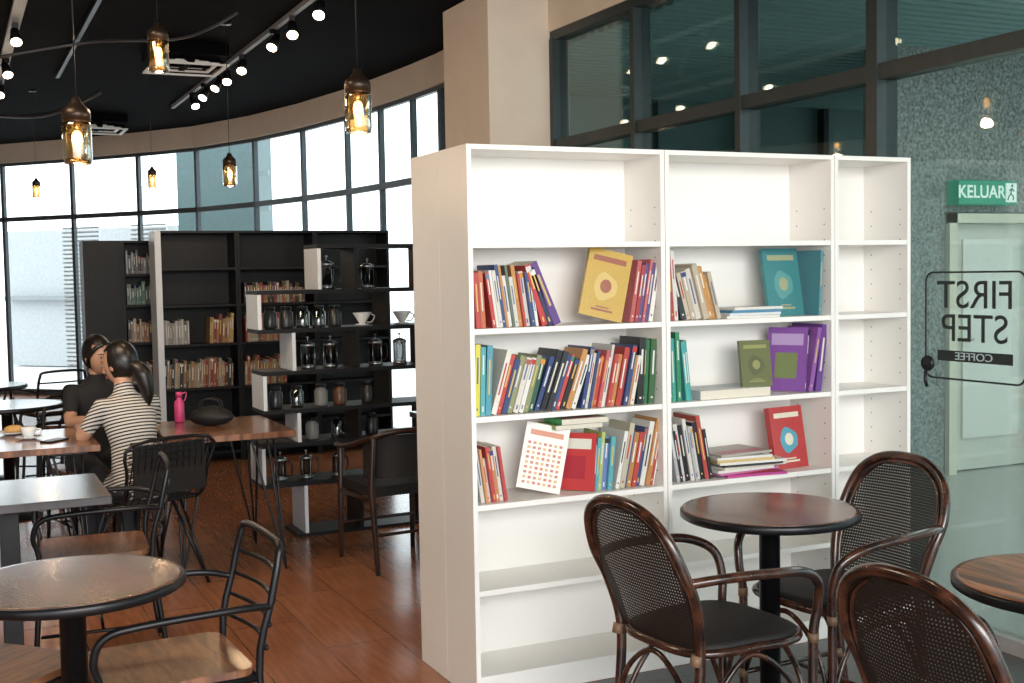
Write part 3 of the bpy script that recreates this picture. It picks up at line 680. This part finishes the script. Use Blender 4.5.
def diffuser(X,Y,s):
    p=W(X,Y); b=MB()
    for k in range(4):
        r=s/2*(1-k*.23); z=ZC-.16+k*.02; q=r-.035
        for (x0,y0,x1,y1) in ((-r,-r,r,-q),(-r,q,r,r),(-r,-q,-q,q),(q,-q,r,q)): b.box((x0,y0,z-.012),(x1,y1,z),0)
    b.box((-s/2,-s/2,ZC-.09),(s/2,s/2,ZC-.001),1)
    b.box((-s*.04,-s/2,ZC-.15),(s*.04,s/2,ZC-.09),1); b.box((-s/2,-s*.04,ZC-.15),(s/2,s*.04,ZC-.09),1)
    b.obj('air_diffuser',[mat('diffuser_white',(.75,.75,.72),.5),CEILM],M=Matrix.Translation((p.x,p.y,0)))
diffuser(-2.65,10.0,.6); diffuser(-4.75,14.0,.6)

# ------------------------------------------------------------------ people
SKIN=mat('skin',(.52,.29,.19),.5,var=.05); HAIR=mat('black_hair',(.010,.008,.007),.35,var=.4,scale=60); PANTS=mat('dark_trousers',(.02,.02,.026),.8); SHOE=mat('shoe',(.03,.025,.025),.5)
EYE=mat('eye_white',(.6,.6,.58),.3,var=.01); IRIS=mat('iris',(.02,.01,.008),.2); LIP=mat('lips',(.42,.12,.11),.4,var=.05)
def person(name,M,shirt,armL,armR,lean,headyaw,ponytail):
    mats=[SKIN,shirt,PANTS,SHOE,HAIR,EYE,IRIS,LIP]
    b=MB()
    cy=lambda z: lean*max(0,(z-.5))/.5
    rings=[((0,-.01,.445),.13,.10),((0,0,.50),.172,.13),((0,0,.57),.165,.125),((0,cy(.66),.66),.135,.105),((0,cy(.74),.74),.125,.098),((0,cy(.82),.82),.140,.112),((0,cy(.89),.89),.152,.108),((0,cy(.95),.95),.155,.09),((0,cy(.985),.985),.115,.07),((0,cy(1.01),1.01),.065,.056),((0,cy(1.05),1.05),.048,.05),((0,cy(1.10),1.10),.045,.048)]
    b.loft(rings,0,20)
    segs=[((0,0,.50),(0,cy(.98),.98),1,.05),((0,cy(1.03),1.03),(0,cy(1.1),1.10),0,0)]
    for sgn,arm in ((-1,armL),(1,armR)):
        sh=Vector((sgn*.145,cy(.95),.945)); el=Vector(arm[0]); wr=Vector(arm[1])
        b.tube([sh-Vector((sgn*.06,0,.0)),sh,sh.lerp(el,.35),sh.lerp(el,.8),el,el.lerp(wr,.3),el.lerp(wr,.75),wr,wr+(wr-el).normalized()*.05],[.05,.056,.048,.040,.037,.037,.029,.023,.022],0,12)
        segs+= [(sh,sh.lerp(el,.7),1,0),(sh.lerp(el,.85),wr,0,0),(wr,wr+(wr-el).normalized()*.08,0,0)]
        hp=Vector((sgn*.085,.0,.515)); kn=Vector((sgn*.11,.40,.50)); an=Vector((sgn*.10,.36,.09))
        b.tube([hp,hp.lerp(kn,.3),hp.lerp(kn,.7),kn,kn+Vector((0,.01,-.05)),kn.lerp(an,.35),kn.lerp(an,.75),an],[.088,.088,.068,.060,.057,.055,.038,.034],0,12)
        b.tube([an+Vector((0,-.05,-.055)),an+Vector((0,0,-.045)),an+Vector((0,.08,-.055)),an+Vector((0,.16,-.065)),an+Vector((0,.19,-.068))],[.028,.04,.036,.026,.014],0,10)
        segs+=[(hp,kn,2,0),(kn,an+Vector((0,0,.03)),2,0),(an+Vector((0,-.04,-.05)),an+Vector((0,.18,-.06)),3,0)]
    tmp=b.obj('tmp_body',[SKIN])
    rm=tmp.modifiers.new('r','REMESH'); rm.mode='VOXEL'; rm.voxel_size=.010
    sm=tmp.modifiers.new('s','SMOOTH'); sm.iterations=6; sm.factor=.5
    dg=bpy.context.evaluated_depsgraph_get(); me=bpy.data.meshes.new_from_object(tmp.evaluated_get(dg))
    V=[v.co.copy() for v in me.vertices]; F=[tuple(p.vertices) for p in me.polygons]
    bpy.data.objects.remove(tmp)
    def sd(p,a,c_):
        a=Vector(a);c_=Vector(c_);d=c_-a;t=max(0,min(1,(p-a).dot(d)/d.length_squared)); return (p-a-d*t).length
    b=MB(); o=0
    b.v=[tuple(v) for v in V]
    for f_ in F:
        c_=sum((V[i] for i in f_),Vector())/len(f_)
        best=min(segs,key=lambda s_: sd(c_,s_[0],s_[1])-s_[3])
        mi=best[2]
        if mi==2 and c_.y<.10 and c_.z>.52: mi=1
        b.f.append(f_); b.m.append(mi); b.s.append(True); b.c.append((1,1,1))
    for sgn,arm in ((-1,armL),(1,armR)):
        el=Vector(arm[0]); wr=Vector(arm[1]); d=(wr-el).normalized(); d2=Vector((d.x,d.y,min(0,d.z)*.3)).normalized(); up=Vector((0,0,1)); side=d2.cross(up).normalized()*sgn
        b.tube([wr,wr+d2*.03,wr+d2*.07,wr+d2*.095],[.021,.036,.040,.034],0,12,flat=.42,up=(0,0,1))
        base=wr+d2*.085
        for k,(off,ln) in enumerate(((-.028,.066),(-.009,.076),(.010,.070),(.028,.054))):
            q=base+side*off; b.tube([q-d2*.015,q+d2*ln*.4+up*.006,q+d2*ln*.75-up*.004,q+d2*ln*.95-up*.016],[.0095,.009,.008,.006],0,8)
        q=wr+d2*.035-side*.03; b.tube([q,q-side*.02+d2*.025,q-side*.022+d2*.05-up*.008],[.012,.010,.0075],0,8)
    hc=Vector((0,cy(1.1)+.025,1.165)); HM=Matrix.Translation(hc)@Matrix.Rotation(headyaw,4,'Z')@Matrix.Rotation(-.18,4,'X')
    def hf(v,q):
        if v.z<0:
            t=-v.z; q.x*=1-.38*t**1.6; q.y=q.y*(1-.22*t)+.018*t
        if v.y>.6: q.y-=.012*(v.y-.6)
        return q
    def E(c_,r,m_,seg=12,rings=8,fn=None):
        b.ell(HM@Vector(c_),r,m_,seg,rings,HM.to_3x3().to_4x4(),fn)
    E((0,0,0),(.072,.088,.112),0,24,18,hf)
    b.tube([HM@Vector((0,.080,.018)),HM@Vector((0,.090,-.005)),HM@Vector((0,.101,-.026)),HM@Vector((0,.086,-.034))],[.006,.009,.013,.008],0,8)
    for s in (-1,1):
        E((s*.030,.0745,.006),(.0125,.008,.0045),5); E((s*.030,.0810,.006),(.0055,.0025,.0044),6,8,6); b.tube([HM@Vector((s*.014,.082,.024)),HM@Vector((s*.031,.082,.029)),HM@Vector((s*.050,.070,.023))],[.002,.003,.0015],4,6)
        b.tube([HM@Vector((s*.017,.081,.009)),HM@Vector((s*.030,.0835,.0125)),HM@Vector((s*.044,.076,.008))],[.001,.002,.001],4,6)
        E((s*.072,-.004,-.008),(.009,.018,.028),0); E((s*.012,.089,-.034),(.008,.008,.006),0,8,6)
    E((0,.083,-.056),(.020,.008,.0045),7); E((0,.082,-.063),(.017,.008,.005),7)
    seg,rg=28,20; vs=[];idx={};fs=[]
    for i in range(rg+1):
        t=math.pi*i/rg-math.pi/2
        for k in range(seg):
            a=2*math.pi*k/seg; v=Vector((math.cos(t)*math.cos(a),math.cos(t)*math.sin(a),math.sin(t)))
            q=Vector((v.x*.083,v.y*.100-.010,v.z*.118+.010)); 
            if v.z<0: q.x*=1-.25*v.z**2
            vs.append(HM@q); idx[(i,k)]=v
    for i in range(rg):
        for k in range(seg):
            v=idx[(i,k)]
            if v.y>.25 and v.z<.55: continue
            if v.z<-.75: continue
            fs.append((i*seg+k,i*seg+(k+1)%seg,(i+1)*seg+(k+1)%seg,(i+1)*seg+k))
    b.add(vs,fs,4,None,True)
    E((0,-.03,.02),(.078,.082,.106),4,20,14)
    if ponytail:
        b.tube(spline([HM@Vector(p_) for p_ in ((0,-.06,-.02),(0,-.105,-.04),(.005,-.130,-.08),(.01,-.135,-.14),(.015,-.13,-.20),(.02,-.12,-.25))],6),[.034,.042,.048,.042,.030,.006],4,12)
        E((0,-.088,-.03),(.040,.020,.040),4)
    else:
        E((0,-.10,.03),(.04,.035,.04),4)
        for s in (-1,1): b.tube(spline([HM@Vector(p_) for p_ in ((s*.02,.075,.085),(s*.055,.055,.06),(s*.076,.03,.01),(s*.078,.01,-.05))],5),[.012,.014,.012,.006],4,8)
    b.tube([(.062*math.cos(a*.35),cy(1.0)+.058*math.sin(a*.35),1.003+.012*-math.sin(a*.35)) for a in range(18)],.007,1,6,closed=True)
    return b.obj(name,mats,M=M)
STR=stripes('striped_knit',(.60,.57,.52),(.02,.02,.03),330)
SC=Matrix.Scale(.965,4)
person('seated_woman',PM(-1.91,6.10,-.74,.68)@SC,STR,((-.22,.20,.795),(-.10,.43,.81)),((.22,.22,.795),(.12,.44,.81)),.14,.45,True)
wire_chair(PM(-1.90,6.09,-.74,.68))
person('seated_woman',PM(-2.49,7.05,.62,-.78)@SC,mat('black_shirt',(.015,.015,.017),.85),((-.21,.22,.79),(-.06,.46,.81)),((.21,.24,.79),(.08,.46,.81)),.10,.25,False)
metal_chair(PM(-2.49,7.07,.62,-.78),arms=False)
b=MB(); b.lathe([(0,0),(.03,0),(.065,.012),(.065,.015),(.03,.005),(0,.005)],mat=0,seg=24); b.lathe([(.02,.006),(.03,.02),(.04,.06),(.037,.06),(.027,.02)],mat=0,seg=24); b.tube(spline([(.038,0,.05),(.06,0,.045),(.055,0,.025),(.03,0,.022)],4),.004,0,6)
b.obj('coffee_cup',[PALE],M=Matrix.Translation(W(-2.50,6.15,.7505)))
b=MB(); b.lathe([(0,0),(.04,0),(.09,.014),(.09,.018),(.04,.006),(0,.006)],mat=0,seg=24); b.ell((0,0,.028),(.05,.035,.022),1); b.obj('pastry_plate',[PALE,mat('pastry',(.6,.35,.12),.6)],M=Matrix.Translation(W(-2.66,6.35,.7505)))
b=MB(); b.box((-.035,-.07,0),(.035,.07,.008)); b.obj('mobile_phone',[METAL],M=PM(-2.33,6.05,.3,1,.7505),bevel=.003)
b=MB(); b.lathe([(0,0),(.025,0),(.028,.01),(.028,.11),(.015,.13),(.015,.145)],mat=0,seg=20); b.lathe([(.018,.143),(.018,.17),(0,.172)],mat=0,seg=20); b.tube(spline([(.017,0,.16),(.04,0,.165),(.035,0,.13),(.027,0,.12)],4),.0035,0,6)
b.obj('pink_water_bottle',[mat('pink_plastic',(.55,.05,.18),.4)],M=Matrix.Translation(W(-1.89,6.76,.751)))
b=MB(); b.ell((0,0,.055),(.13,.06,.056),0,20,12,fn=lambda v,q: Vector((q.x*(1-.25*max(0,v.z)),q.y*(1-.5*max(0,v.z)),q.z)))
for s in (-1,1): b.tube(spline([(-.06,s*.02,.095),(-.05,s*.022,.135),(0,s*.022,.150),(.05,s*.022,.135),(.06,s*.02,.095)],5),.0045,0,6)
b.obj('black_handbag',[mat('black_leather',(.012,.012,.013),.5,spec=.3)],M=PM(-1.66,6.56,.1,1,.751))

# ------------------------------------------------------------------ lights / world
w=bpy.data.worlds.new('sky'); S.world=w; w.use_nodes=True
w.node_tree.nodes['Background'].inputs[0].default_value=(.93,.975,1.0,1); w.node_tree.nodes['Background'].inputs[1].default_value=2.8
def area(name,loc,size,energy,col,tgt):
    l=bpy.data.lights.new(name,'AREA'); l.shape='RECTANGLE'; l.size,l.size_y=size; l.energy=energy; l.color=col
    o=bpy.data.objects.new(name,l); COL.objects.link(o); o.location=loc
    o.rotation_euler=(Vector(tgt)-Vector(loc)).to_track_quat('-Z','Y').to_euler(); return o
area('corridor_fill_light',(4.6,-.5,3.1),(1.2,4),110,(1,1,.97),(4.6,-.5,0))  # added fill lamp that brightens the corridor, no fixture behind it
area('shelf_front_fill',(-.6,-6.3,2.4),(4,1.8),235,(1,.985,.96),(1.2,0,.9))  # added fill lamp behind the camera, brightens the bookcase fronts
area('floor_warm_fill',(-2.4,1.2,3.38),(1.2,1.2),55,(1,.82,.6),(-2.0,1.6,0))  # added warm fill lamp for the floor, not a ceiling fitting

# ------------------------------------------------------------------ camera
cd=bpy.data.cameras.new('camera'); cam=bpy.data.objects.new('camera',cd); COL.objects.link(cam)
cd.sensor_width=36; cd.lens=1200/1024*36
cam.matrix_world=Matrix.Translation((-1.683,-3.937,1.56))@Matrix.Rotation(-math.radians(25.15),4,'Z')@Matrix.Rotation(math.radians(90-3.27),4,'X')@Matrix.Rotation(-math.radians(1.03),4,'Z')
S.camera=cam
